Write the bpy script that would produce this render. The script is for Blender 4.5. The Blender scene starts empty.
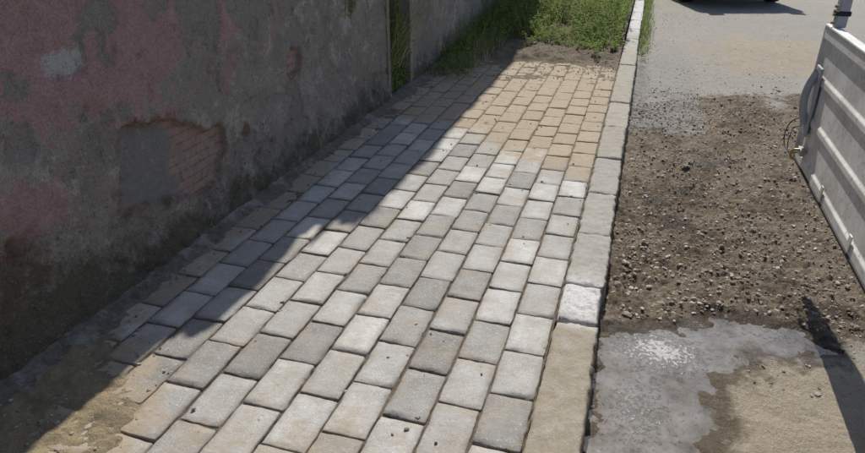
import bpy, math, random
import numpy as np
from mathutils import Vector, Matrix
random.seed(7); rng=np.random.default_rng(11)
scene=bpy.context.scene
H=1.5; WX=-1.965; KI=-0.178; KO=-0.008; RZ=-0.12

# ------------------------------------------------------------ noise utils
_T=[np.random.default_rng(s).random((256,256)) for s in range(12)]
def vn(x,y,seed=0):
    T=_T[seed%12]; xi=np.floor(x).astype(int); yi=np.floor(y).astype(int)
    fx=x-xi; fy=y-yi; fx=fx*fx*(3-2*fx); fy=fy*fy*(3-2*fy)
    a=T[xi%256,yi%256]; b=T[(xi+1)%256,yi%256]; c=T[xi%256,(yi+1)%256]; d=T[(xi+1)%256,(yi+1)%256]
    return (a*(1-fx)+b*fx)*(1-fy)+(c*(1-fx)+d*fx)*fy
def fbm(x,y,scale,octv=4,seed=0,gain=.5):
    x=np.asarray(x,float)*scale+seed*17.3; y=np.asarray(y,float)*scale+seed*9.1
    s=0;a=1;t=0
    for o in range(octv):
        s=s+a*vn(x*2**o,y*2**o,seed+o); t+=a; a*=gain
    return s/t
def ss(a,b,x):
    t=np.clip((x-a)/(b-a),0,1); return t*t*(3-2*t)
def polydist(px,py,poly):
    px=np.asarray(px,float);py=np.asarray(py,float)
    d=np.full(px.shape,1e9); inside=np.zeros(px.shape,bool); n=len(poly)
    for i in range(n):
        x1,y1=poly[i];x2,y2=poly[(i+1)%n]
        ex,ey=x2-x1,y2-y1; t=np.clip(((px-x1)*ex+(py-y1)*ey)/(ex*ex+ey*ey),0,1)
        d=np.minimum(d,np.hypot(px-x1-t*ex,py-y1-t*ey))
        if y1!=y2:
            c=((y1>py)!=(y2>py))&(px<(x2-x1)*(py-y1)/(y2-y1)+x1); inside^=c
    return np.where(inside,d,-d)

def mk(name,V,F,mat=None,smooth=True,parent=None,attrs=None):
    me=bpy.data.meshes.new(name); me.from_pydata(np.asarray(V).tolist(),[],F if isinstance(F,list) else F.tolist()); me.update()
    ob=bpy.data.objects.new(name,me); scene.collection.objects.link(ob)
    if mat: me.materials.append(mat)
    if smooth: me.polygons.foreach_set("use_smooth",[True]*len(me.polygons))
    if attrs:
        for k,a in attrs.items():
            at=me.attributes.new(k,'FLOAT','POINT'); at.data.foreach_set("value",np.asarray(a,dtype=np.float32))
    if parent: ob.parent=parent
    return ob
def gridF(nx,ny,off=0,flip=False):
    i,j=np.meshgrid(np.arange(nx-1),np.arange(ny-1),indexing='ij'); a=(i*ny+j).ravel()+off
    F=np.stack([a,a+ny,a+ny+1,a+1],1)
    return F[:,::-1] if flip else F
def empty(name):
    e=bpy.data.objects.new(name,None); scene.collection.objects.link(e); return e

# ------------------------------------------------------------ material utils
class M:
    def __init__(s,name):
        s.m=bpy.data.materials.new(name); s.m.use_nodes=True; s.nt=s.m.node_tree
        s.b=s.nt.nodes["Principled BSDF"]; s.b.inputs["Roughness"].default_value=.9
        s.b.inputs["Specular IOR Level"].default_value=.25
        s.tc=s.nt.nodes.new("ShaderNodeTexCoord")
    def L(s,a,b): s.nt.links.new(a,b)
    def noise(s,scale,detail=4,rough=.6,vec=None,out=0):
        n=s.nt.nodes.new("ShaderNodeTexNoise"); n.inputs["Scale"].default_value=scale
        n.inputs["Detail"].default_value=min(detail,4); n.inputs["Roughness"].default_value=rough
        s.L(vec or s.tc.outputs["Object"],n.inputs["Vector"]); return n.outputs[out]
    def attr(s,name):
        n=s.nt.nodes.new("ShaderNodeAttribute"); n.attribute_name=name; return n.outputs["Fac"]
    def rng(s,x,a,b,c=0.,d=1.):
        n=s.nt.nodes.new("ShaderNodeMapRange"); s.L(x,n.inputs[0])
        for i,v in zip((1,2,3,4),(a,b,c,d)): n.inputs[i].default_value=v
        return n.outputs[0]
    def math(s,op,a,b=0.):
        n=s.nt.nodes.new("ShaderNodeMath"); n.operation=op
        for i,v in enumerate((a,b)):
            if isinstance(v,(int,float)): n.inputs[i].default_value=v
            else: s.L(v,n.inputs[i])
        return n.outputs[0]
    def mix(s,f,a,b,mode='MIX'):
        n=s.nt.nodes.new("ShaderNodeMix"); n.data_type='RGBA'; n.blend_type=mode
        for idx,v in ((0,f),(6,a),(7,b)):
            if isinstance(v,(int,float)): n.inputs[idx].default_value=v
            elif isinstance(v,tuple): n.inputs[idx].default_value=(*v,1)
            else: s.L(v,n.inputs[idx])
        return n.outputs[2]
    def bump(s,h,strength=.5,dist=.01,prev=None):
        n=s.nt.nodes.new("ShaderNodeBump"); n.inputs["Strength"].default_value=strength; n.inputs["Distance"].default_value=dist
        s.L(h,n.inputs["Height"]); 
        if prev: s.L(prev,n.inputs["Normal"])
        return n.outputs[0]
    def fin(s,col,rough=None,nrm=None):
        if isinstance(col,tuple): s.b.inputs["Base Color"].default_value=(*col,1)
        else: s.L(col,s.b.inputs["Base Color"])
        if rough is not None:
            if isinstance(rough,(int,float)): s.b.inputs["Roughness"].default_value=rough
            else: s.L(rough,s.b.inputs["Roughness"])
        if nrm: s.L(nrm,s.b.inputs["Normal"])
        return s.m

# pavers
p=M("concrete_paver")
c=p.mix(p.attr("pv"),(.31,.30,.285),(.70,.69,.665))
c=p.mix(p.rng(p.noise(9,5,.6),.35,.7),c,p.mix(1.,c,(.78,.76,.73),'MULTIPLY'))
c=p.mix(p.rng(p.noise(420,3,.7),.38,.66,0,.75),c,p.mix(1.,c,(.48,.47,.45),'MULTIPLY'))
c=p.mix(p.rng(p.noise(160,2,.5),.6,.72,0,.6),c,(.72,.71,.69))
d1=p.math('MULTIPLY',p.rng(p.noise(6,4,.75),.46,.66),.6)
c=p.mix(d1,c,p.mix(p.noise(50,4,.7),(.27,.225,.17),(.47,.42,.35)))
c=p.mix(p.rng(p.noise(34,4,.8),.60,.70,0,.6),c,(.23,.19,.145))
c=p.mix(p.math('MULTIPLY',p.attr("edge"),p.rng(p.noise(30,4),.3,.6,.3,.9)),c,(.19,.15,.11))
dn=p.math('ADD',p.attr("dirt"),p.rng(p.noise(7,4,.75),.3,.7,-.4,.4))
c=p.mix(p.rng(dn,.25,.8,0,.9),c,p.mix(p.noise(26,4,.85),(.22,.165,.11),(.50,.41,.295)))
b=p.bump(p.noise(350,4,.75),.7,.004); b=p.bump(p.noise(40,5,.7),.4,.01,b)
MAT_P=p.fin(c,.88,b)
# sand bed / soil
p=M("sandy_soil")
c=p.mix(p.noise(14,7,.7),(.14,.11,.08),(.33,.27,.20))
c=p.mix(p.rng(p.noise(250,3,.8),.4,.7),c,p.mix(1.,c,(.55,.5,.45),'MULTIPLY'))
c=p.mix(p.attr("tan"),c,p.mix(p.noise(60,4,.85),(.27,.205,.12),(.54,.44,.28)))
b=p.bump(p.noise(180,5,.8),.9,.012); b=p.bump(p.noise(30,6,.75),.7,.025,b)
MAT_S=p.fin(c,.95,b)
# kerb
p=M("kerb_concrete")
c=p.mix(p.attr("pv"),(.38,.365,.335),(.52,.505,.47))
c=p.mix(p.rng(p.noise(12,6,.75),.42,.64,0,.8),c,(.36,.32,.26))
c=p.mix(p.rng(p.noise(40,6,.8),.58,.68,0,.7),c,(.22,.19,.15))
c=p.mix(p.math('MULTIPLY',p.attr("sand"),p.rng(p.noise(14,6,.75),.3,.6,.4,1.)),c,p.mix(p.noise(25,6,.75),(.26,.215,.155),(.46,.40,.31)))
c=p.mix(p.math('MULTIPLY',p.attr("white"),p.rng(p.noise(30,6,.8),.36,.52)),c,p.mix(p.noise(80,4,.7),(.55,.53,.53),(.80,.78,.78)))
c=p.mix(p.rng(p.noise(300,3,.7),.4,.7,0,.65),c,p.mix(1.,c,(.5,.48,.45),'MULTIPLY'))
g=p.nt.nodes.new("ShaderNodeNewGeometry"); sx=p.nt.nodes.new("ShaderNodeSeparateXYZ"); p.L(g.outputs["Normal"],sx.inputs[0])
c=p.mix(p.rng(sx.outputs[0],.4,.8,0,.75),c,(.11,.085,.06))  # road-side face darkened: its shade and dirt put into the colour
b=p.bump(p.noise(260,5,.75),.7,.006); b=p.bump(p.noise(25,6,.7),.5,.014,b)
MAT_K=p.fin(c,.9,b)
# wall
p=M("old_plaster")
c=p.mix(p.rng(p.noise(2.2,4,.7),.32,.68),(.32,.27,.225),(.55,.475,.41))
c=p.mix(p.rng(p.noise(9,4,.8),.42,.62,0,.65),c,(.38,.325,.285))
c=p.mix(p.rng(p.noise(5,4,.85),.54,.63,0,.8),c,(.66,.59,.52))
c=p.mix(p.attr("scab"),c,p.mix(p.noise(30,4,.7),(.30,.255,.22),(.46,.405,.355)))
c=p.mix(p.rng(p.noise(24,4,.85),.58,.67,0,.8),c,(.16,.12,.095))
pk=p.math('ADD',p.attr("pink"),p.rng(p.noise(6,4,.85),.3,.7,-.6,.4))
c=p.mix(p.rng(pk,.38,.56,0,.87),c,p.mix(p.noise(14,5,.7),(.44,.21,.22),(.70,.47,.44)))
lt=p.math('ADD',p.attr("light"),p.rng(p.noise(30,4,.85),.3,.7,-.3,.3))
c=p.mix(p.rng(lt,.42,.6,0,.9),c,(.62,.60,.57))
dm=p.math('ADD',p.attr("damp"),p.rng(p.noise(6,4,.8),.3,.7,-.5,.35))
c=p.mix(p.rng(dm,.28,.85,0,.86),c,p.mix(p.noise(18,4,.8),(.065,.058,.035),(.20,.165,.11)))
c=p.mix(p.rng(p.noise(110,4,.85),.45,.62,0,.6),c,p.mix(1.,c,(.45,.43,.40),'MULTIPLY'))
c=p.mix(p.rng(p.noise(75,4,.85),.60,.68,0,.5),c,(.64,.59,.54))
cx=p.nt.nodes.new("ShaderNodeSeparateXYZ"); p.L(p.tc.outputs["Object"],cx.inputs[0])
cb=p.nt.nodes.new("ShaderNodeCombineXYZ"); p.L(cx.outputs[1],cb.inputs[0]); p.L(cx.outputs[2],cb.inputs[1])
br=p.nt.nodes.new("ShaderNodeTexBrick"); p.L(cb.outputs[0],br.inputs["Vector"])
br.inputs["Scale"].default_value=1; br.inputs["Brick Width"].default_value=.30; br.inputs["Row Height"].default_value=.045
br.inputs["Mortar Size"].default_value=.005; br.inputs["Mortar Smooth"].default_value=.3
br.inputs["Color1"].default_value=(.54,.32,.25,1); br.inputs["Color2"].default_value=(.45,.27,.22,1); br.inputs["Mortar"].default_value=(.26,.19,.16,1)
bc=p.mix(p.rng(p.noise(30,7,.8),.42,.60,0,.75),br.outputs["Color"],(.50,.43,.38))
bc=p.mix(p.math('MULTIPLY',p.attr("cem"),p.rng(p.noise(18,6,.75),.3,.45)),bc,p.mix(p.noise(40,5,.75),(.19,.18,.17),(.42,.39,.36)))
c=p.mix(p.attr("brick"),c,bc)
c=p.mix(p.math('MULTIPLY',p.attr("rim"),p.rng(p.noise(20,4,.7),.35,.6,0,.9)),c,(.24,.14,.09))
b=p.bump(br.outputs["Fac"],-.6,.012); 
bb=p.nt.nodes.new("ShaderNodeMix"); bb.data_type='VECTOR'; gg=p.nt.nodes.new("ShaderNodeNewGeometry")
p.L(p.attr("brick"),bb.inputs[0]); p.L(gg.outputs["Normal"],bb.inputs[4]); p.L(b,bb.inputs[5])
b=p.bump(p.noise(120,4,.85),.8,.01,bb.outputs[1]); b=p.bump(p.noise(30,4,.8),.8,.025,b)
MAT_W=p.fin(c,.95,b)
# dirty mortar at wall foot
p=M("dirty_mortar")
c=p.mix(p.noise(9,7,.8),(.10,.085,.06),(.30,.27,.235))
c=p.mix(p.rng(p.noise(28,4,.8),.48,.62,0,.85),c,(.14,.11,.08))
c=p.mix(p.rng(p.noise(5,4,.7),.52,.62,0,.7),c,(.40,.375,.34))
c=p.mix(p.rng(p.noise(200,3,.8),.4,.7,0,.7),c,p.mix(1.,c,(.5,.48,.45),'MULTIPLY'))
b=p.bump(p.noise(70,6,.85),.8,.015)
MAT_F=p.fin(c,.95,b)
# road
p=M("road_surface")
asph=p.mix(p.noise(3,8,.75),(.38,.355,.315),(.56,.52,.465))
asph=p.mix(p.rng(p.noise(1.3,8,.75),.5,.65,0,.8),asph,(.52,.45,.36))
asph=p.mix(p.rng(p.noise(60,4,.85),.58,.68,0,.6),asph,(.29,.26,.23))
soil=p.mix(p.noise(9,8,.85),(.15,.112,.078),(.44,.355,.26))
soil=p.mix(p.rng(p.noise(55,5,.85),.54,.64,0,.85),soil,(.56,.485,.385))
soil=p.mix(p.rng(p.noise(2.6,5,.75),.47,.58,0,.7),soil,p.mix(1.,soil,(.50,.45,.40),'MULTIPLY'))
sl=p.math('ADD',p.attr("soil"),p.rng(p.noise(9,8,.8),.3,.7,-.35,.35))
c=p.mix(p.rng(sl,.35,.65),asph,soil)
tn=p.math('ADD',p.attr("tan"),p.rng(p.noise(6,8,.85),.3,.7,-.35,.35))
c=p.mix(p.rng(tn,.4,.6),c,p.mix(p.noise(9,8,.85),(.36,.295,.21),(.68,.585,.455)))
gr=p.math('ADD',p.attr("grey"),p.rng(p.noise(8,8,.85),.3,.7,-.35,.35))
c=p.mix(p.rng(gr,.4,.6,0,.8),c,p.mix(p.noise(70,4,.85),(.30,.285,.26),(.56,.535,.50)))
c=p.mix(p.rng(p.noise(330,3,.8),.42,.68,0,.7),c,p.mix(1.,c,(.45,.43,.4),'MULTIPLY'))
wet=p.attr("wet")
c=p.mix(p.rng(p.math('ADD',wet,p.rng(p.noise(25,4,.8),.3,.7,-.3,.3)),.2,.8),c,p.mix(1.,c,(.36,.32,.28),'MULTIPLY'))
b=p.bump(p.noise(220,5,.85),.9,.008); b=p.bump(p.noise(45,6,.85),.9,.025,b)
MAT_R=p.fin(c,p.rng(wet,0,1,.95,.3),b)
# big ground
p=M("ground_far"); c=p.mix(p.noise(.6,8,.7),(.20,.17,.12),(.30,.27,.2)); MAT_G=p.fin(c,.95,p.bump(p.noise(20,6),.5,.03))
# puddle
p=M("slurry_water")
n=p.noise(4.5,8,.75); fo=p.math('ADD',p.attr("foam"),p.rng(p.noise(45,4,.9),.3,.7,-1.0,.5))
c=p.mix(p.rng(n,.38,.62),(.085,.07,.052),(.20,.185,.165))
c=p.mix(p.rng(p.attr("foam"),.1,.9,0,.6),c,(.27,.26,.245))
c=p.mix(p.rng(fo,.35,.6,0,.85),c,(.62,.61,.60))
b=p.bump(p.noise(9,2,.4),.25,.03); b=p.bump(p.noise(45,2,.5),.2,.006,b); 
b=p.bump(p.math('MULTIPLY',p.rng(fo,.2,.6),p.noise(150,4,.8)),.9,.008,b)
p.b.inputs["Specular IOR Level"].default_value=.75
MAT_U=p.fin(c,p.rng(fo,.3,.7,.06,.35),b)
# pebbles
p=M("pebbles")
c=p.mix(p.attr("pv"),(.20,.155,.11),(.58,.53,.46)); c=p.mix(p.rng(p.noise(150,3),.4,.6,0,.5),c,p.mix(1.,c,(.6,.55,.5),'MULTIPLY'))
MAT_B=p.fin(c,.9)
def simple(name,col,rough=.6,metal=0,ns=0,dark=.7,spec=.4):
    p=M(name); p.b.inputs["Metallic"].default_value=metal; p.b.inputs["Specular IOR Level"].default_value=spec
    c=p.mix(p.rng(p.noise(ns or 12,6,.7),.35,.7),col,tuple(v*dark for v in col))
    return p.fin(c,rough)
def leafmat(name,a,b2):
    p=M(name); c=p.mix(p.attr("pv"),a,b2); p.b.inputs["Roughness"].default_value=.55
    tr=p.nt.nodes.new("ShaderNodeBsdfTranslucent"); mx=p.nt.nodes.new("ShaderNodeMixShader"); mx.inputs[0].default_value=.4
    p.L(c,p.b.inputs["Base Color"]); p.L(c,tr.inputs[0]); p.L(p.b.outputs[0],mx.inputs[1]); p.L(tr.outputs[0],mx.inputs[2])
    p.L(mx.outputs[0],p.nt.nodes["Material Output"].inputs[0]); return p.m
MAT_L=leafmat("weed_green",(.08,.13,.03),(.33,.42,.11))
MAT_DRY=leafmat("dry_straw",(.26,.20,.13),(.60,.52,.37))

# ------------------------------------------------------------ ground + road
V=[(-400,-400,-.30),(400,-400,-.30),(400,400,-.30),(-400,400,-.30)]
mk("ground",V,[(0,1,2,3)],MAT_G,False)
PUD=[(-.05,1.0),(-.02,2.36),(.12,2.47),(.3,2.50),(.42,2.62),(.6,2.69),(.78,2.68),(.90,2.60),(.90,2.52),(.74,2.46),(.58,2.38),(.47,2.28),(.41,2.1),(.42,1.9),(.37,1.7),(.36,1.0)]
xs=np.concatenate([np.arange(-.03,1.3,.010),np.arange(1.3,2.6,.025),np.arange(2.6,7,.1),[7.5,9]])
ys=np.concatenate([np.arange(-6,1.0,.15),np.arange(1.0,4.2,.010),np.arange(4.2,8,.02),np.arange(8,14,.05),np.arange(14,30,.5),np.arange(30,90,5)])
X,Y=np.meshgrid(xs,ys,indexing='ij'); X=X.ravel();Y=Y.ravel()
pd=polydist(X,Y,PUD)+(fbm(X,Y,8,5,3,.65)-.5)*.24
soilm=ss(2.35,2.75,Y+(fbm(X,Y,3,3,2)-.5)*.5)*(1-ss(5.6,6.8,Y-X*.5+(fbm(X,Y,2,3,5)-.5)*1.5))
soilm=np.maximum(soilm,(1-ss(.05,.25,X))*ss(2,2.6,Y)*(1-ss(7,9,Y))*.8)
tanm=(1-ss(2.2,2.55,Y+(fbm(X,Y,3,3,2)-.5)*.4))
tanm=np.maximum(tanm,.6*ss(7,8,Y)*ss(.7,1.1,X)*(1-ss(9.5,10.5,Y)))
greym=ss(4.8,5.6,Y)*(1-ss(.45,.8,X))*(1-ss(8,9.5,Y))*.8
greym=np.maximum(greym,ss(10,11,Y)*.5)
wet=np.clip(ss(-.15,.0,pd),0,1)
wet=np.maximum(wet,.8*ss(.57,.70,fbm(X,Y,4,4,7))*soilm)
def roadz(X,Y,soilm,pd):
    z=RZ+(fbm(X,Y,1.2,3,1)-.5)*.03+(fbm(X,Y,14,3,4)-.5)*.012
    z=z+soilm*((fbm(X,Y,24,5,6,.78)-.5)*.062+.006)
    z=z+(1-soilm)*(fbm(X,Y,45,3,8)-.5)*.006
    flat=RZ-.0095+(fbm(X,Y,11,5,9,.7)-.5)*.022
    w=ss(-.10,.04,pd); return z*(1-w)+(flat-.007*ss(0,.12,pd))*w
Z=roadz(X,Y,soilm,pd); Z+=np.where(X<.08,(.08-X)*.12,0)*(pd<-.02)
mk("road",np.stack([X,Y,Z],1),gridF(len(xs),len(ys)),MAT_R,True,attrs=dict(soil=soilm,tan=tanm,grey=greym,wet=wet))
px=np.arange(-.03,1.05,.02);py=np.arange(.9,2.85,.02); PX,PY=np.meshgrid(px,py,indexing='ij');PX=PX.ravel();PY=PY.ravel()
keep=polydist(PX,PY,PUD)>-.12
foam=np.exp(-(((PX-.25)/.16)**2+((PY-2.34)/.12)**2))+.35*np.exp(-(((PX-.70)/.18)**2+((PY-2.58)/.05)**2))+.5*np.exp(-(((PX-.17)/.12)**2+((PY-1.95)/.2)**2))
F=gridF(len(px),len(py)); F=F[keep[F].all(1)]
mk("puddle",np.stack([PX,PY,np.full_like(PX,RZ-.0085)+ (fbm(PX,PY,15,3,2)-.5)*.002],1),F,MAT_U,True,attrs=dict(foam=foam))

# ------------------------------------------------------------ pebbles
ph=(1+5**.5)/2
ICO=np.array([(-1,ph,0),(1,ph,0),(-1,-ph,0),(1,-ph,0),(0,-1,ph),(0,1,ph),(0,-1,-ph),(0,1,-ph),(ph,0,-1),(ph,0,1),(-ph,0,-1),(-ph,0,1)])/1.9
ICF=np.array([(0,11,5),(0,5,1),(0,1,7),(0,7,10),(0,10,11),(1,5,9),(5,11,4),(11,10,2),(10,7,6),(7,1,8),(3,9,4),(3,4,2),(3,2,6),(3,6,8),(3,8,9),(4,9,5),(2,4,11),(6,2,10),(8,6,7),(9,8,1)])
def pebbles(name,x,y,z,s,pv,mat):
    n=len(x); base=np.repeat(ICO[None],n,0)*(1+(rng.random((n,12,1))-.5)*.6)
    base*=np.stack([.7+rng.random(n)*.6,.7+rng.random(n)*.6,.45+rng.random(n)*.4],1)[:,None]
    a=rng.random(n)*6.28; ca,sa=np.cos(a)[:,None],np.sin(a)[:,None]
    bx=base[:,:,0]*ca-base[:,:,1]*sa; by=base[:,:,0]*sa+base[:,:,1]*ca
    P=np.stack([bx,by,base[:,:,2]],2)*s[:,None,None]+np.stack([x,y,z+s*.2],1)[:,None]
    F=(ICF[None]+12*np.arange(n)[:,None,None]).reshape(-1,3)
    return mk(name,P.reshape(-1,3),F,mat,False,attrs=dict(pv=np.repeat(pv,12)))
n=34000
x=rng.random(n)**1.2*2.6; y=2.2+rng.random(n)**1.3*5.5
pdp=polydist(x,y,PUD); sm=ss(2.35,2.75,y+(fbm(x,y,3,3,2)-.5)*.5)*(1-ss(5.6,6.8,y-x*.5+(fbm(x,y,2,3,5)-.5)*1.5))
k=(pdp<-.03)&(rng.random(n)<np.clip(sm*(fbm(x,y,5,3,1)*2-.35),.05,1)); x,y,sm,pdp=x[k],y[k],sm[k],pdp[k]
s=.0025+.009*rng.random(len(x))**2.5+(rng.random(len(x))>.988)*.012*rng.random(len(x))
pebbles("gravel",x,y,roadz(x,y,sm,pdp),s,rng.random(len(x))**1.9,MAT_B)
n=4000; x=rng.random(n)*rng.random(n)*3+.02; y=5+rng.random(n)*8; k=rng.random(n)<(fbm(x,y,2,3,6)*2.2-.5); x,y=x[k],y[k]; n=len(x); s=.003+.006*rng.random(n)**2.5
pebbles("gravel",x,y,roadz(x,y,x*0,x*0-1),s,.6+.4*rng.random(n),MAT_B)

# ------------------------------------------------------------ sidewalk bed
xs=np.arange(WX,KI+.005,.0125); ys=np.concatenate([np.arange(-2,.8,.05),np.arange(.8,2.2,.011),np.arange(2.2,8.4,.0155),np.arange(8.4,30,.12)])
X,Y=np.meshgrid(xs,ys,indexing='ij');X=X.ravel();Y=Y.ravel()
heap=[(-2.0,.2),(-2.0,1.60),(-1.82,1.62),(-1.66,1.54),(-1.50,1.38),(-1.40,1.28),(-1.36,1.1),(-1.43,.9),(-1.5,.2)]
def bedz(X,Y,off=0.):
    hd=polydist(X,Y,heap)+(fbm(X,Y,8,5,2,.65)-.5)*.30
    hp=ss(-.10,.16,hd)
    far=ss(6.7,7.4,Y+(fbm(X,Y,3,4,3)-.5)*.9-.25*ss(-1.2,-1.8,X))
    mid=ss(3.9,4.7,Y+X*.3+.3+(fbm(X,Y,3,4,4)-.5)*.9)
    z=-.0095+(fbm(X,Y,30,3,1)-.5)*.009
    z=z+mid*.006*fbm(X,Y,6,3,5)
    z=z+hp*(.011+.034*(fbm(X,Y,18,5,5,.78)-.38))
    z=z+far*(.03+.12*(fbm(X,Y,5,5,6,.65)-.3)+.04*ss(7.5,9,Y))
    return z,hp,far,mid
Z,hp,far,mid=bedz(X,Y)
tan=np.clip(hp*.95*ss(.30,.48,fbm(X,Y,5,3,8)+.08)+.12*mid*(1-far),0,1)
mk("sand_bedding",np.stack([X,Y,Z],1),gridF(len(xs),len(ys)),MAT_S,True,attrs=dict(tan=tan))

# ------------------------------------------------------------ pavers
def block(x0,x1,y0,y1,z,h,c,nx,ny,V,F,A,pv,dirtf,jit=.0015,tilt=(0,0),rough=.0012):
    ax=[x0,x0,x0+c*.35,x0+c]+list(np.linspace(x0+c,x1-c,nx+2)[1:-1])+[x1-c,x1-c*.35,x1,x1]
    ay=[y0,y0,y0+c*.35,y0+c]+list(np.linspace(y0+c,y1-c,ny+2)[1:-1])+[y1-c,y1-c*.35,y1,y1]
    dx=np.array([-h,-c*.8,-c*.25,0]+[0]*nx+[0,-c*.25,-c*.8,-h]); dy=np.array([-h,-c*.8,-c*.25,0]+[0]*ny+[0,-c*.25,-c*.8,-h])
    GX,GY=np.meshgrid(ax,ay,indexing='ij'); DZ=np.minimum(dx[:,None],dy[None,:])
    cxm,cym=(x0+x1)/2,(y0+y1)/2
    ex=np.abs(GX-cxm)/((x1-x0)/2); ey=np.abs(GY-cym)/((y1-y0)/2); k=(ex*ey)**12*c*.5
    GX2=GX-np.sign(GX-cxm)*k+(fbm(GX,GY,45,2,1)-.5)*jit*4*(ex>.85); GY2=GY-np.sign(GY-cym)*k+(fbm(GX,GY,45,2,2)-.5)*jit*4*(ey>.85)
    Zt=z+DZ+tilt[0]*(GX-cxm)+tilt[1]*(GY-cym)+np.where(DZ>-h*.9,(fbm(GX,GY,45,3,3)-.5)*rough*3,0)
    chip=np.clip(fbm(GX,GY,22,3,5)-.60,0,1)*.12*((DZ<0)&(DZ>-h*.9)); Zt=Zt-chip
    off=sum(len(v) for v in V); V.append(np.stack([GX2.ravel(),GY2.ravel(),Zt.ravel()],1)); F.append(gridF(len(ax),len(ay),off))
    dist=np.minimum(np.minimum(GX-x0,x1-GX),np.minimum(GY-y0,y1-GY)); e=np.clip(1-dist/(c*1.6),0,1)
    A['pv'].append(np.full(GX.size,pv)); A['edge'].append(e.ravel()); A['dirt'].append(dirtf(GX.ravel(),GY.ravel()))
V=[];F=[];A=dict(pv=[],edge=[],dirt=[])
def dirtf(x,y):
    m=1.0*ss(3.6,4.5,y+x*.55+.25+(fbm(x,y,3,3,4)-.5)*.8)
    m=np.maximum(m,.8*ss(-.2,.03,polydist(x,y,heap)))
    m=np.maximum(m,.4*ss(1.9,1.2,y)*ss(.35,.6,fbm(x,y,3,3,6)))
    m=np.maximum(m,.7*ss(-1.6,-1.88,x))
    return m
CW=.1565; PL=.250; ncol=11; xr=KI-.004
for ci in range(ncol):
    x1=xr-ci*CW; x0=x1-CW
    y=-1.5+(ci%2)*PL*.5+random.uniform(-.02,.02)+ci*.012
    while y<7.7:
        ln=PL+random.uniform(-.004,.004)
        g=.004+random.uniform(0,.005)
        r=random.random(); pv=random.betavariate(1.7,1.7)
        if r<.10: pv=min(1.1,pv+.4)
        if r>.86: pv*=.3
        block(x0+g/2+random.uniform(-.002,.002),x1-g/2+random.uniform(-.002,.002),y+g/2,y+ln-g/2,random.uniform(-.003,.003)-(.004 if y>6 else 0)-(.004 if ci==10 else 0),.04,.0052,5,8,V,F,A,pv,dirtf,jit=.0015,tilt=(random.uniform(-.03,.03),random.uniform(-.018,.018)))
        y+=ln
mk("sidewalk_pavers",np.concatenate(V),np.concatenate(F),MAT_P,True,attrs={k:np.concatenate(v) for k,v in A.items()})
# kerb
V=[];F=[];A=dict(pv=[],edge=[],dirt=[])
joints=[-3.3,-2.3,-1.3,-.3,1.1,2.24,2.53,3.05,3.6,4.2,4.9,5.6]
yy=5.6
while yy<40: yy+=.75; joints.append(yy)
for a,b2 in zip(joints[:-1],joints[1:]):
    block(KI+.002,KO+random.uniform(-.006,.004),a+.003,b2-.003,.004+random.uniform(-.004,.005),.30,.012,8,max(6,int((b2-a)/.02)) if a<9 else 6,V,F,A,random.random(),lambda x,y:x*0,jit=.0034,tilt=(random.uniform(-.02,.02),random.uniform(-.006,.006)),rough=.0036)
Vk=np.concatenate(V)
sand=1.0*(1-ss(2.18,2.26,Vk[:,1])); sand=np.maximum(sand,.45*ss(3.9,4.8,Vk[:,1])*(1-ss(7.5,8.5,Vk[:,1])))
white=np.exp(-(((Vk[:,1]-2.42)/.18)**2+((Vk[:,0]+.09)/.12)**2))*1.4*(Vk[:,1]>2.2)+.9*ss(8.5,9.5,Vk[:,1])
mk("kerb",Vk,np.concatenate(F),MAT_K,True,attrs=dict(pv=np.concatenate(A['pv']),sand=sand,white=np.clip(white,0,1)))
# mortar / dirt at wall foot
xs=np.linspace(WX-.02,WX+.20,20); ys=np.arange(.6,6.9,.016)
X,Y=np.meshgrid(xs,ys,indexing='ij');X=X.ravel();Y=Y.ravel()
w=.095+.13*(fbm(X*0,Y,4,5,3,.7)-.5)
Z=.032*np.clip(1-(X-WX)/w,-.6,1)**1.0*(.5+.9*fbm(X*0,Y,3,3,4))+(fbm(X,Y,16,5,4,.75)-.5)*.024; Z=np.where((X-WX)>w+.02,-.03,Z)
mk("mortar_fillet",np.stack([X,Y,Z],1),gridF(len(xs),len(ys)),MAT_F,True)
n=12000; x=WX+rng.random(n)*1.8; y=.9+rng.random(n)*6.6
hd=polydist(x,y,heap); pr=.04+.9*ss(-.22,.03,hd)+.3*ss(4,5,y)*fbm(x,y,4,3,5)+.9*ss(6.2,6.9,y)+.45*ss(-1.7,-1.85,x)+.15*ss(-.3,-.2,x)
k=rng.random(n)<pr; x,y=x[k],y[k]; z,_,_,_=bedz(x,y); z=np.maximum(z,.0)
s=.0014+.007*rng.random(len(x))**4
pebbles("soil_crumbs",x,y,z,s,rng.random(len(x))*.7,MAT_B)

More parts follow.
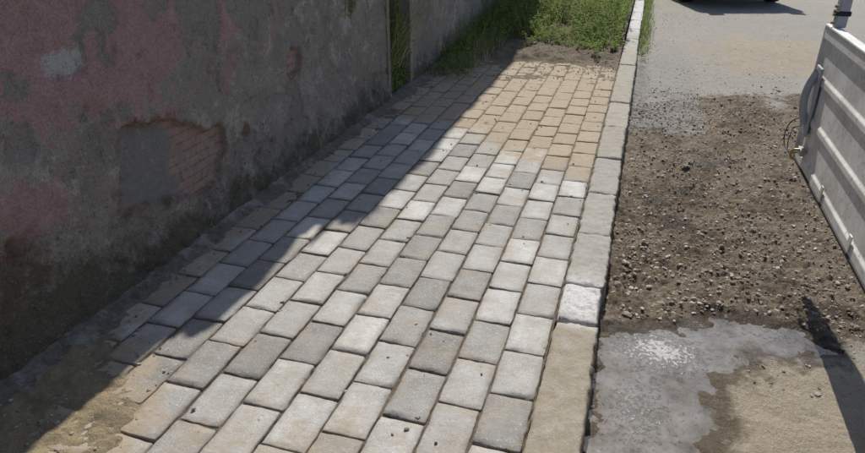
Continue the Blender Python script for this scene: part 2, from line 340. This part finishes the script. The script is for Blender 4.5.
# ------------------------------------------------------------ walls
patch=[(2.0,.33),(1.98,.5),(2.06,.69),(2.2,.68),(2.4,.62),(2.62,.52),(2.76,.47),(2.72,.36),(2.66,.25),(2.45,.22),(2.25,.27)]
def wallgrid(name,ya,yb,topf,parent,fine=True):
    ys=np.unique(np.concatenate([np.arange(ya,1.1,.06),np.arange(1.1,yb,.011)]) if fine else np.arange(ya,yb,.03)); ys=np.append(ys[ys<yb-.003],yb)
    zz=np.concatenate([np.arange(-.15,1.35 if fine else 1.2,.011 if fine else .03),np.linspace(1.37,1,0)])
    k=40; nz=len(zz)+k
    Yg,J=np.meshgrid(ys,np.arange(nz),indexing='ij')
    top=topf(ys)[:,None]; zt=zz[-1]
    up=(np.arange(1,k+1)/k)[None,:]
    Zg=np.concatenate([np.repeat(zz[None],len(ys),0),zt+(top-zt)*up],1)
    Yf=Yg.ravel(); Zf=Zg.ravel()
    d=(fbm(Yf,Zf,1.3,4,2)-.5)*.04+(fbm(Yf,Zf,11,4,5,.7)-.5)*.02
    d=d+ss(.25,.0,Zf)*.04*fbm(Yf,Zf,3,3,4)
    pa=polydist(Yf,Zf,patch)+(fbm(Yf,Zf,14,5,7,.7)-.5)*.11
    h2=.085-np.hypot((Yf-3.52)/1.1,Zf-.65)+(fbm(Yf,Zf,16,4,8)-.5)*.10
    h3=.03-np.hypot((Yf-1.45),(Zf-.42)/1.6)+(fbm(Yf,Zf,12,4,9)-.5)*.10
    h4=.03-np.hypot((Yf-2.95),(Zf-.40))+(fbm(Yf,Zf,12,4,3)-.5)*.12
    m=np.maximum(np.maximum(pa,h2),np.maximum(h3,h4))
    br=ss(.0,.014,m); d=d*(1-.6*br)-.03*br
    rim=ss(-.02,-.004,m)*(1-ss(.004,.016,m))
    cem=br*ss(2.42,2.30,Yf+(fbm(Yf,Zf,9,3,3)-.5)*.2)*(pa>-.02)
    sc=ss(.575,.60,fbm(Yf,Zf,4.0,5,10,.6)); d=d-sc*.010*(1-br)
    sc2=ss(.63,.66,fbm(Yf,Zf,10,4,1,.6)); d=d-sc2*.006*(1-br)
    pink=ss(.62,.90,Zf+(fbm(Yf,Zf,3,4,6)-.5)*.6)*(1-ss(2.7,4.0,Yf))
    pink=np.maximum(pink,.95*np.exp(-(((Yf-1.54)/.18)**2+((Zf-.55)/.14)**2)))
    pink=np.maximum(pink,.65*np.exp(-(((Yf-2.85)/.25)**2+((Zf-.75)/.2)**2)))
    pink=pink*(1-.75*sc)
    light=np.exp(-(((Yf-1.86)/.11)**2+((Zf-.99)/.055)**2))
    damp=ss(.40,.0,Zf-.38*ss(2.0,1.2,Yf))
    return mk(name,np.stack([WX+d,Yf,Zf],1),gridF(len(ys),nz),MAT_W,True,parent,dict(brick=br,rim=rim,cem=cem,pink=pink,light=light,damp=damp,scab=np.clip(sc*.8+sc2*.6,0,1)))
def box(name,x0,x1,y0,y1,z0,z1,mat,parent=None,bev=0.):
    V=[(x,y,z) for x in (x0,x1) for y in (y0,y1) for z in (z0,z1)]
    F=[(0,1,3,2),(4,6,7,5),(0,4,5,1),(2,3,7,6),(0,2,6,4),(1,5,7,3)]
    ob=mk(name,V,F,mat,False,parent)
    if bev:
        m=ob.modifiers.new("b","BEVEL"); m.width=bev; m.segments=2
    return ob
b1=empty("plastered_house")
def top1(y): return 2.5+.95*ss(3.5,5.0,y)+(fbm(y,y*0,2.5,4,3)-.5)*.25+(fbm(y,y*0,12,3,4)-.5)*.12
def top2(y): return 3.75+1.15*ss(5.7,7.2,y)+(fbm(y,y*0,1.4,4,5)-.5)*.35+(fbm(y,y*0,7,3,6)-.5)*.3
wallgrid("front_wall",-3,5.1,top1,b1)
box("wall_core",-6.5,WX-.05,-3,5.06,-.25,2.3,MAT_W,b1)
box("end_wall",-6.5,WX+.012,5.06,5.12,-.25,3.2,MAT_W,b1)
box("niche_back",WX-.55,WX-.45,5.12,5.66,-.2,3.4,MAT_W,b1)
b2e=empty("rear_building")
wallgrid("front_wall",5.66,17,top2,b2e,False)
box("wall_core",-8,WX-.06,5.70,17,-.25,3.6,MAT_W,b2e)
box("end_wall",WX-.66,WX+.01,5.63,5.70,-.25,3.4,MAT_W,b2e)
tile=simple("roof_tiles",(.32,.15,.10),.85)
box("roof",-6.5,WX-.05,-3,5.0,2.31,2.36,tile,b1); box("roof",-8,WX-.07,5.72,17,3.61,3.66,tile,b2e)

# ------------------------------------------------------------ vegetation
def blades(n,pos,hgt,name,mat,width=.006,lean=.45,seg=4):
    V=[];F=[];P=[];
    for i in range(n):
        x,y,z=pos(i); h=hgt(x,y)*random.uniform(.5,1.15); a=random.uniform(0,6.28); l=random.uniform(.1,lean)*h; w=width*random.uniform(.6,1.4)
        wa=random.uniform(0,3.14); wx,wy=math.cos(wa)*w,math.sin(wa)*w; o=len(V); pv=random.random()
        for s in range(seg+1):
            t=s/seg; cxx=x+math.cos(a)*l*t*t*1.4; cyy=y+math.sin(a)*l*t*t*1.4; cz=z+h*(t-.25*t*t*lean); k=(1-t)**.7+.05
            V.append((cxx-wx*k,cyy-wy*k,cz));V.append((cxx+wx*k,cyy+wy*k,cz)); P+= [pv,pv]
            if s: b=o+2*s; F.append((b-2,b-1,b+1,b))
    return mk(name,V,F,mat,True,attrs=dict(pv=P))
def weeds(n,pos,hgt,name,mat,leaf=.03,dens=45):
    V=[];F=[];P=[]
    for i in range(n):
        x,y,z=pos(i);h=hgt(x,y)*random.uniform(.5,1.3); a=random.uniform(0,6.28); ln=random.uniform(0,.35)*h; tone=random.random()
        nl=int(8+h*dens)
        for s in range(6):
            t0,t1=s/6,(s+1)/6; o=len(V)
            for t in (t0,t1):
                q=(x+math.cos(a)*ln*t*t,y+math.sin(a)*ln*t*t,z+h*t); V+= [(q[0]-.002,q[1],q[2]),(q[0]+.002,q[1],q[2])]; P+=[tone*.5]*2
            F.append((o,o+1,o+3,o+2))
        for j in range(nl):
            t=random.uniform(.12,1); q=Vector((x+math.cos(a)*ln*t*t,y+math.sin(a)*ln*t*t,z+h*t)); b=random.uniform(0,6.28)
            L=leaf*random.uniform(.5,1.3)*(1.3-.6*t); up=random.uniform(-.3,.7)
            d=Vector((math.cos(b),math.sin(b),up)).normalized(); sd=d.cross(Vector((0,0,1))).normalized()*L*.28
            q=q+d*random.uniform(0,.4)*L; o=len(V); m=q+d*L*.5+Vector((0,0,L*.08)); e=q+d*L-Vector((0,0,L*.2))
            V+=[tuple(q),tuple(m-sd),tuple(e),tuple(m+sd)]; F.append((o,o+1,o+2,o+3)); pv=min(1,max(0,tone*.6+random.random()*.4)); P+=[pv]*4
    return mk(name,V,F,mat,False,attrs=dict(pv=P))
cxn=WX+.05+rng.random(60000)*(KI-.03-WX-.05); cyn=7.15+rng.random(60000)**1.2*7
dens=fbm(cxn,cyn,1.8,3,9)
pk_=rng.random(60000)<ss(.38,.56,dens+.16*ss(8.0,9.4,cyn)-.08*(ss(-.5,-.3,cxn)*(cyn<8.2)))
cxn,cyn=cxn[pk_],cyn[pk_]; czn=bedz(cxn,cyn)[0]
ctr=[0]
def pos_far(i):
    ctr[0]=(ctr[0]+1)%len(cxn); k=ctr[0]; return float(cxn[k]),float(cyn[k]),float(czn[k])
hf=lambda x,y:.07+.22*ss(7.4,9.2,y)+.12*ss(-1.3,-1.9,x)
blades(3200,pos_far,hf,"grass",MAT_L,.0033)
blades(3400,pos_far,lambda x,y:hf(x,y)*1.25,"dry_grass",MAT_DRY,.0026)
weeds(1500,pos_far,lambda x,y:hf(x,y)*1.25,"weeds",MAT_L,.042,60)
def pos_wall(i):
    y=5.9+random.random()**.8*3; return WX+.03+random.random()**1.6*.45,y,.02
blades(600,pos_wall,lambda x,y:.04+.15*ss(5.8,7.6,y),"grass",MAT_L,.003)
blades(1500,pos_wall,lambda x,y:.04+.15*ss(5.8,7.6,y),"dry_grass",MAT_DRY,.0026)
weeds(260,pos_wall,lambda x,y:.06+.22*ss(5.8,7.4,y),"weeds",MAT_L,.034)
def pos_k(i):
    y=7.8+random.random()*8; return .0+abs(random.gauss(0,.06)),y,RZ
blades(1100,pos_k,lambda x,y:.03+.13*ss(7.8,10,y),"grass",MAT_L,.0033)
blades(700,pos_k,lambda x,y:.03+.12*ss(7.8,10,y),"dry_grass",MAT_DRY,.003)
weeds(90,pos_k,lambda x,y:.03+.13*ss(7.8,10,y),"weeds",MAT_L,.03)
def pos_n(i): return WX-.02-random.random()*.3,5.16+random.random()*.42,0.0
blades(260,pos_n,lambda x,y:.85,"grass",MAT_L,.005,lean=.5)
blades(200,pos_n,lambda x,y:.7,"dry_grass",MAT_DRY,.0045,lean=.5)
weeds(32,pos_n,lambda x,y:.85,"weeds",MAT_L,.055)
def pos_w2(i): return WX+.02,4.35+random.gauss(0,.05),.80+random.gauss(0,.03)
weeds(9,pos_w2,lambda x,y:.16,"wall_weed",MAT_L,.024)

# ------------------------------------------------------------ truck
white=M("white_truck_paint")
c=white.mix(white.rng(white.noise(6,8,.8),.4,.65),(.70,.69,.66),(.52,.495,.46)); c=white.mix(white.rng(white.noise(40,6,.85),.56,.66,0,.8),c,(.28,.23,.175))
MW=white.fin(c,.55)
steel=simple("galvanised_steel",(.34,.33,.32),.55,.3); blk=simple("black_rubber",(.02,.02,.02),.7); greyp=simple("grey_plastic",(.40,.41,.44),.5)
brass=simple("brass_bolt",(.45,.33,.12),.4,.7); glass=simple("dark_glass",(.02,.025,.03),.1,0,spec=.6); redp=simple("red_lens",(.5,.03,.02),.25)
truck=empty("dropside_truck")
GX=.778; Z0,Z1=.417,1.015; Y0,Y1=1.82,3.35
def extr_profile(name,prof,y0,y1,mat,parent,bev=0):
    n=len(prof); V=[(x,y0,z) for x,z in prof]+[(x,y1,z) for x,z in prof]
    F=[(i,(i+1)%n,n+(i+1)%n,n+i) for i in range(n)]+[tuple(range(n))[::-1],tuple(range(n,2*n))]
    ob=mk(name,V,F,mat,False,parent)
    if bev: m=ob.modifiers.new("b","BEVEL"); m.width=bev; m.segments=2; m.limit_method='ANGLE'
    return ob
def side_prof(x,s=1,z0=Z0,z1=Z1):
    hh=z1-z0; r=.008; o=[(0,0),(-.0,.06),(r,.08),(r,.30),(.0,.32),(.0,.36),(r,.38),(r,.60),(.0,.62),(.0,.66),(r,.68),(r,.90),(-.003,.92),(-.003,1.0)]
    pr=[(x+s*a,z0+hh*b) for a,b in o]; return pr+[(x+s*.030,z1),(x+s*.030,z0)]
extr_profile("open_gate",side_prof(GX),Y0,Y1,MW,truck,.003)
box("gate_end_cap",GX-.005,GX+.034,Y1,Y1+.012,Z0-.003,Z1+.003,MW,truck,.003)
box("gate_top_rail",GX-.007,GX+.032,Y0,Y1,Z1,Z1+.012,MW,truck,.004)
box("gate_bottom_rail",GX-.003,GX+.032,Y0,Y1,Z0-.014,Z0,blk,truck,.003)
def tube(name,pts,r,mat,parent,res=8):
    cu=bpy.data.curves.new(name,'CURVE'); cu.dimensions='3D'; cu.bevel_depth=r; cu.bevel_resolution=4
    sp=cu.splines.new('BEZIER'); sp.bezier_points.add(len(pts)-1)
    for q,pp in zip(sp.bezier_points,pts): q.co=pp; q.handle_left_type=q.handle_right_type='AUTO'
    ob=bpy.data.objects.new(name,cu); scene.collection.objects.link(ob); ob.data.materials.append(mat); ob.parent=parent; return ob
A1=Y1-.10
tube("latch_lever",[(GX-.014,A1,.84),(GX-.034,A1+.01,.76),(GX-.034,A1+.01,.68),(GX-.014,A1,.60)],.017,greyp,truck)
box("latch_plate",GX-.012,GX-.001,A1-.05,A1+.05,.55,.86,greyp,truck,.006)
box("lower_bracket",GX-.022,GX-.001,A1-.10,A1-.03,.475,.505,steel,truck,.004)
tube("lower_lock",[(GX-.02,A1-.07,.50),(GX-.045,A1-.06,.49),(GX-.045,A1-.05,.455),(GX-.03,A1-.05,.445)],.006,brass,truck)
tube("cable",[(GX-.015,A1+.05,.62),(GX-.05,A1+.10,.57),(GX-.06,A1+.09,.49),(GX-.04,A1,.46),(GX-.02,A1-.05,.48)],.0025,blk,truck)
tube("cable",[(GX-.015,A1+.04,.58),(GX-.035,A1+.09,.54),(GX-.04,A1+.04,.45),(GX-.02,A1-.03,.50)],.002,blk,truck)
for y in (2.3,2.75): box("hinge_strap",GX-.006,GX-.001,y,y+.03,Z0+.01,Z0+.07,MW,truck,.002)
box("corner_post",GX+.002,GX+.045,Y1-.12,Y1-.06,Z1+.012,Z1+.13,greyp,truck,.006)
box("post_clamp",GX-.004,GX+.051,Y1-.125,Y1-.055,Z1+.06,Z1+.08,blk,truck,.004)
for k in range(3):
    bpy.ops.mesh.primitive_cylinder_add(vertices=12,radius=.006,depth=.016,location=(GX-.002,Y1-.09,Z1+.028+k*.034),rotation=(0,math.pi/2,0))
    o=bpy.context.object;o.name="bolt";o.data.materials.append(brass);o.parent=truck
extr_profile("side_board_near",side_prof(GX+.01),-2.4,1.79,MW,truck,.003)
extr_profile("side_board_far",side_prof(GX+2.0,-1),-2.4,1.79,MW,truck,.003)
box("bed_floor",GX+.05,GX+1.96,-2.4,1.79,.36,.415,steel,truck,.005)
box("chassis_rail",GX+.5,GX+.6,-4.2,1.7,.22,.358,blk,truck); box("chassis_rail",GX+1.4,GX+1.5,-4.2,1.7,.22,.358,blk,truck)
box("headboard",GX+.05,GX+1.96,-2.46,-2.41,.42,1.5,MW,truck,.01)
extr=[(-2.6,.25),(-2.6,1.85),(-3.0,1.92),(-3.9,1.8),(-4.35,1.05),(-4.5,.9),(-4.55,.25)]
V=[(GX+.06,y,z) for y,z in extr]+[(GX+1.94,y,z) for y,z in extr]; n=len(extr)
cab=mk("cab",V,[(i,(i+1)%n,n+(i+1)%n,n+i) for i in range(n)]+[tuple(range(n)),tuple(range(n,2*n))[::-1]],MW,False,truck)
m=cab.modifiers.new("b","BEVEL");m.width=.06;m.segments=3
for xx,sg in ((GX+.055,-1),(GX+1.945,1)):
    mk("side_window",[(xx,-2.9,1.1),(xx,-2.9,1.7),(xx,-3.8,1.65),(xx,-4.1,1.1)],[(0,1,2,3)],glass,False,truck)
mk("windscreen",[(GX+.2,-3.96,1.72),(GX+1.8,-3.96,1.72),(GX+1.8,-4.34,1.1),(GX+.2,-4.34,1.1)],[(0,1,2,3)],glass,False,truck)
def wheel(x,y,r,w,z,parent,nm):
    bpy.ops.mesh.primitive_cylinder_add(vertices=40,radius=r,depth=w,location=(x,y,z+r),rotation=(0,math.pi/2,0)); o=bpy.context.object;o.name="tyre_"+nm;o.data.materials.append(blk)
    m=o.modifiers.new("b","BEVEL");m.width=.03;m.segments=3;m.limit_method='ANGLE'
    bpy.ops.mesh.primitive_cylinder_add(vertices=24,radius=r*.6,depth=w+.02,location=(x,y,z+r),rotation=(0,math.pi/2,0)); q=bpy.context.object;q.name="rim_"+nm;q.data.materials.append(steel)
    for a in (o,q): a.parent=parent
for xx in (GX+.25,GX+1.78):
    for yy in (-.6,-3.6): wheel(xx,yy,.31,.2,RZ,truck,"w")

# ------------------------------------------------------------ parked car
car=empty("parked_car")
cp=simple("car_paint",(.05,.055,.065),.3,.3,spec=.5)
lo=[(-2.1,.30),(-2.12,.55),(-2.0,.80),(-1.75,.92),(-1.35,1.2),(-.9,1.42),(.2,1.45),(.75,1.2),(1.15,.95),(1.9,.82),(2.08,.60),(2.08,.30)]
V=[];F=[]
xsec=[-1,-.93,-.5,0,.5,.93,1]
for xi in xsec:
    for y,z in lo:
        hw=.87-.22*ss(.85,1.45,np.float64(z)); yy=y*(1-.06*abs(xi)**3); zz=z-(.03 if abs(xi)==1 else 0)*(z>.5)
        V.append((xi*hw*(1. if abs(xi)<1 else .995),yy,zz))
n=len(lo)
for i in range(len(xsec)-1):
    for j in range(n): F.append((i*n+j,i*n+(j+1)%n,(i+1)*n+(j+1)%n,(i+1)*n+j))
F+= [tuple(range(n))[::-1],tuple(range((len(xsec)-1)*n,len(xsec)*n))]
bd=mk("body",V,F,cp,True,car); m=bd.modifiers.new("b","BEVEL");m.width=.03;m.segments=2;m.limit_method='ANGLE'
for sg in (-1,1):
    mk("side_glass",[(sg*.862,-1.35,.93),(sg*.74,-1.15,1.28),(sg*.70,-.85,1.36),(sg*.70,.2,1.38),(sg*.75,.65,1.2),(sg*.86,.95,.95)],[tuple(range(6))],glass,False,car)
    box("head_lamp",sg*.55-.16,sg*.55+.16,2.02,2.07,.58,.72,simple("lamp_lens",(.7,.7,.7),.15),car,.02)
    box("tail_lamp",sg*.66-.12,sg*.66+.12,-2.125,-2.05,.62,.82,redp,car,.02)
mk("rear_window",[(-.62,-1.72,.95),(.62,-1.72,.95),(.55,-1.0,1.40),(-.55,-1.0,1.40)],[(0,1,2,3)],glass,False,car)
mk("windscreen",[(-.64,1.13,.985),(.64,1.13,.985),(.56,.3,1.43),(-.56,.3,1.43)],[(0,1,2,3)],glass,False,car)
box("number_plate",-.26,.26,-2.14,-2.125,.42,.53,simple("plate_white",(.7,.7,.7),.4),car,.004)
for sg in (-1,1):
    for yy in (-1.3,1.3): wheel(sg*.78,yy,.31,.2,0,car,"w")
car.location=(1.05,14.8,RZ+.01); car.rotation_euler=(0,0,math.radians(17))

# ------------------------------------------------------------ light, world, camera
S=Vector((-.15,.85,1)).normalized()
sd=bpy.data.lights.new("sun",'SUN'); sd.energy=5.0; sd.angle=math.radians(.5); sd.color=(1,.965,.89)
so=bpy.data.objects.new("sun",sd); scene.collection.objects.link(so); so.rotation_euler=S.to_track_quat('Z','Y').to_euler()
w=bpy.data.worlds.new("World"); scene.world=w; w.use_nodes=True; nt=w.node_tree
sk=nt.nodes.new("ShaderNodeTexSky"); sk.sky_type='NISHITA'; sk.sun_disc=False
sk.sun_elevation=math.asin(S.z); sk.sun_rotation=math.atan2(S.x,S.y)
bg=nt.nodes["Background"]; bg.inputs[1].default_value=.12; nt.links.new(sk.outputs[0],bg.inputs[0])
cd=bpy.data.cameras.new("camera"); cam=bpy.data.objects.new("camera",cd); scene.collection.objects.link(cam)
cd.lens=27.2; cd.sensor_width=36; cd.clip_start=.05; cd.clip_end=2000
cam.location=(0,0,H); cam.rotation_euler=(math.radians(63.7),0,math.radians(17.25))
scene.camera=cam
scene.view_settings.view_transform='Standard'; scene.view_settings.look='None'; scene.view_settings.exposure=0
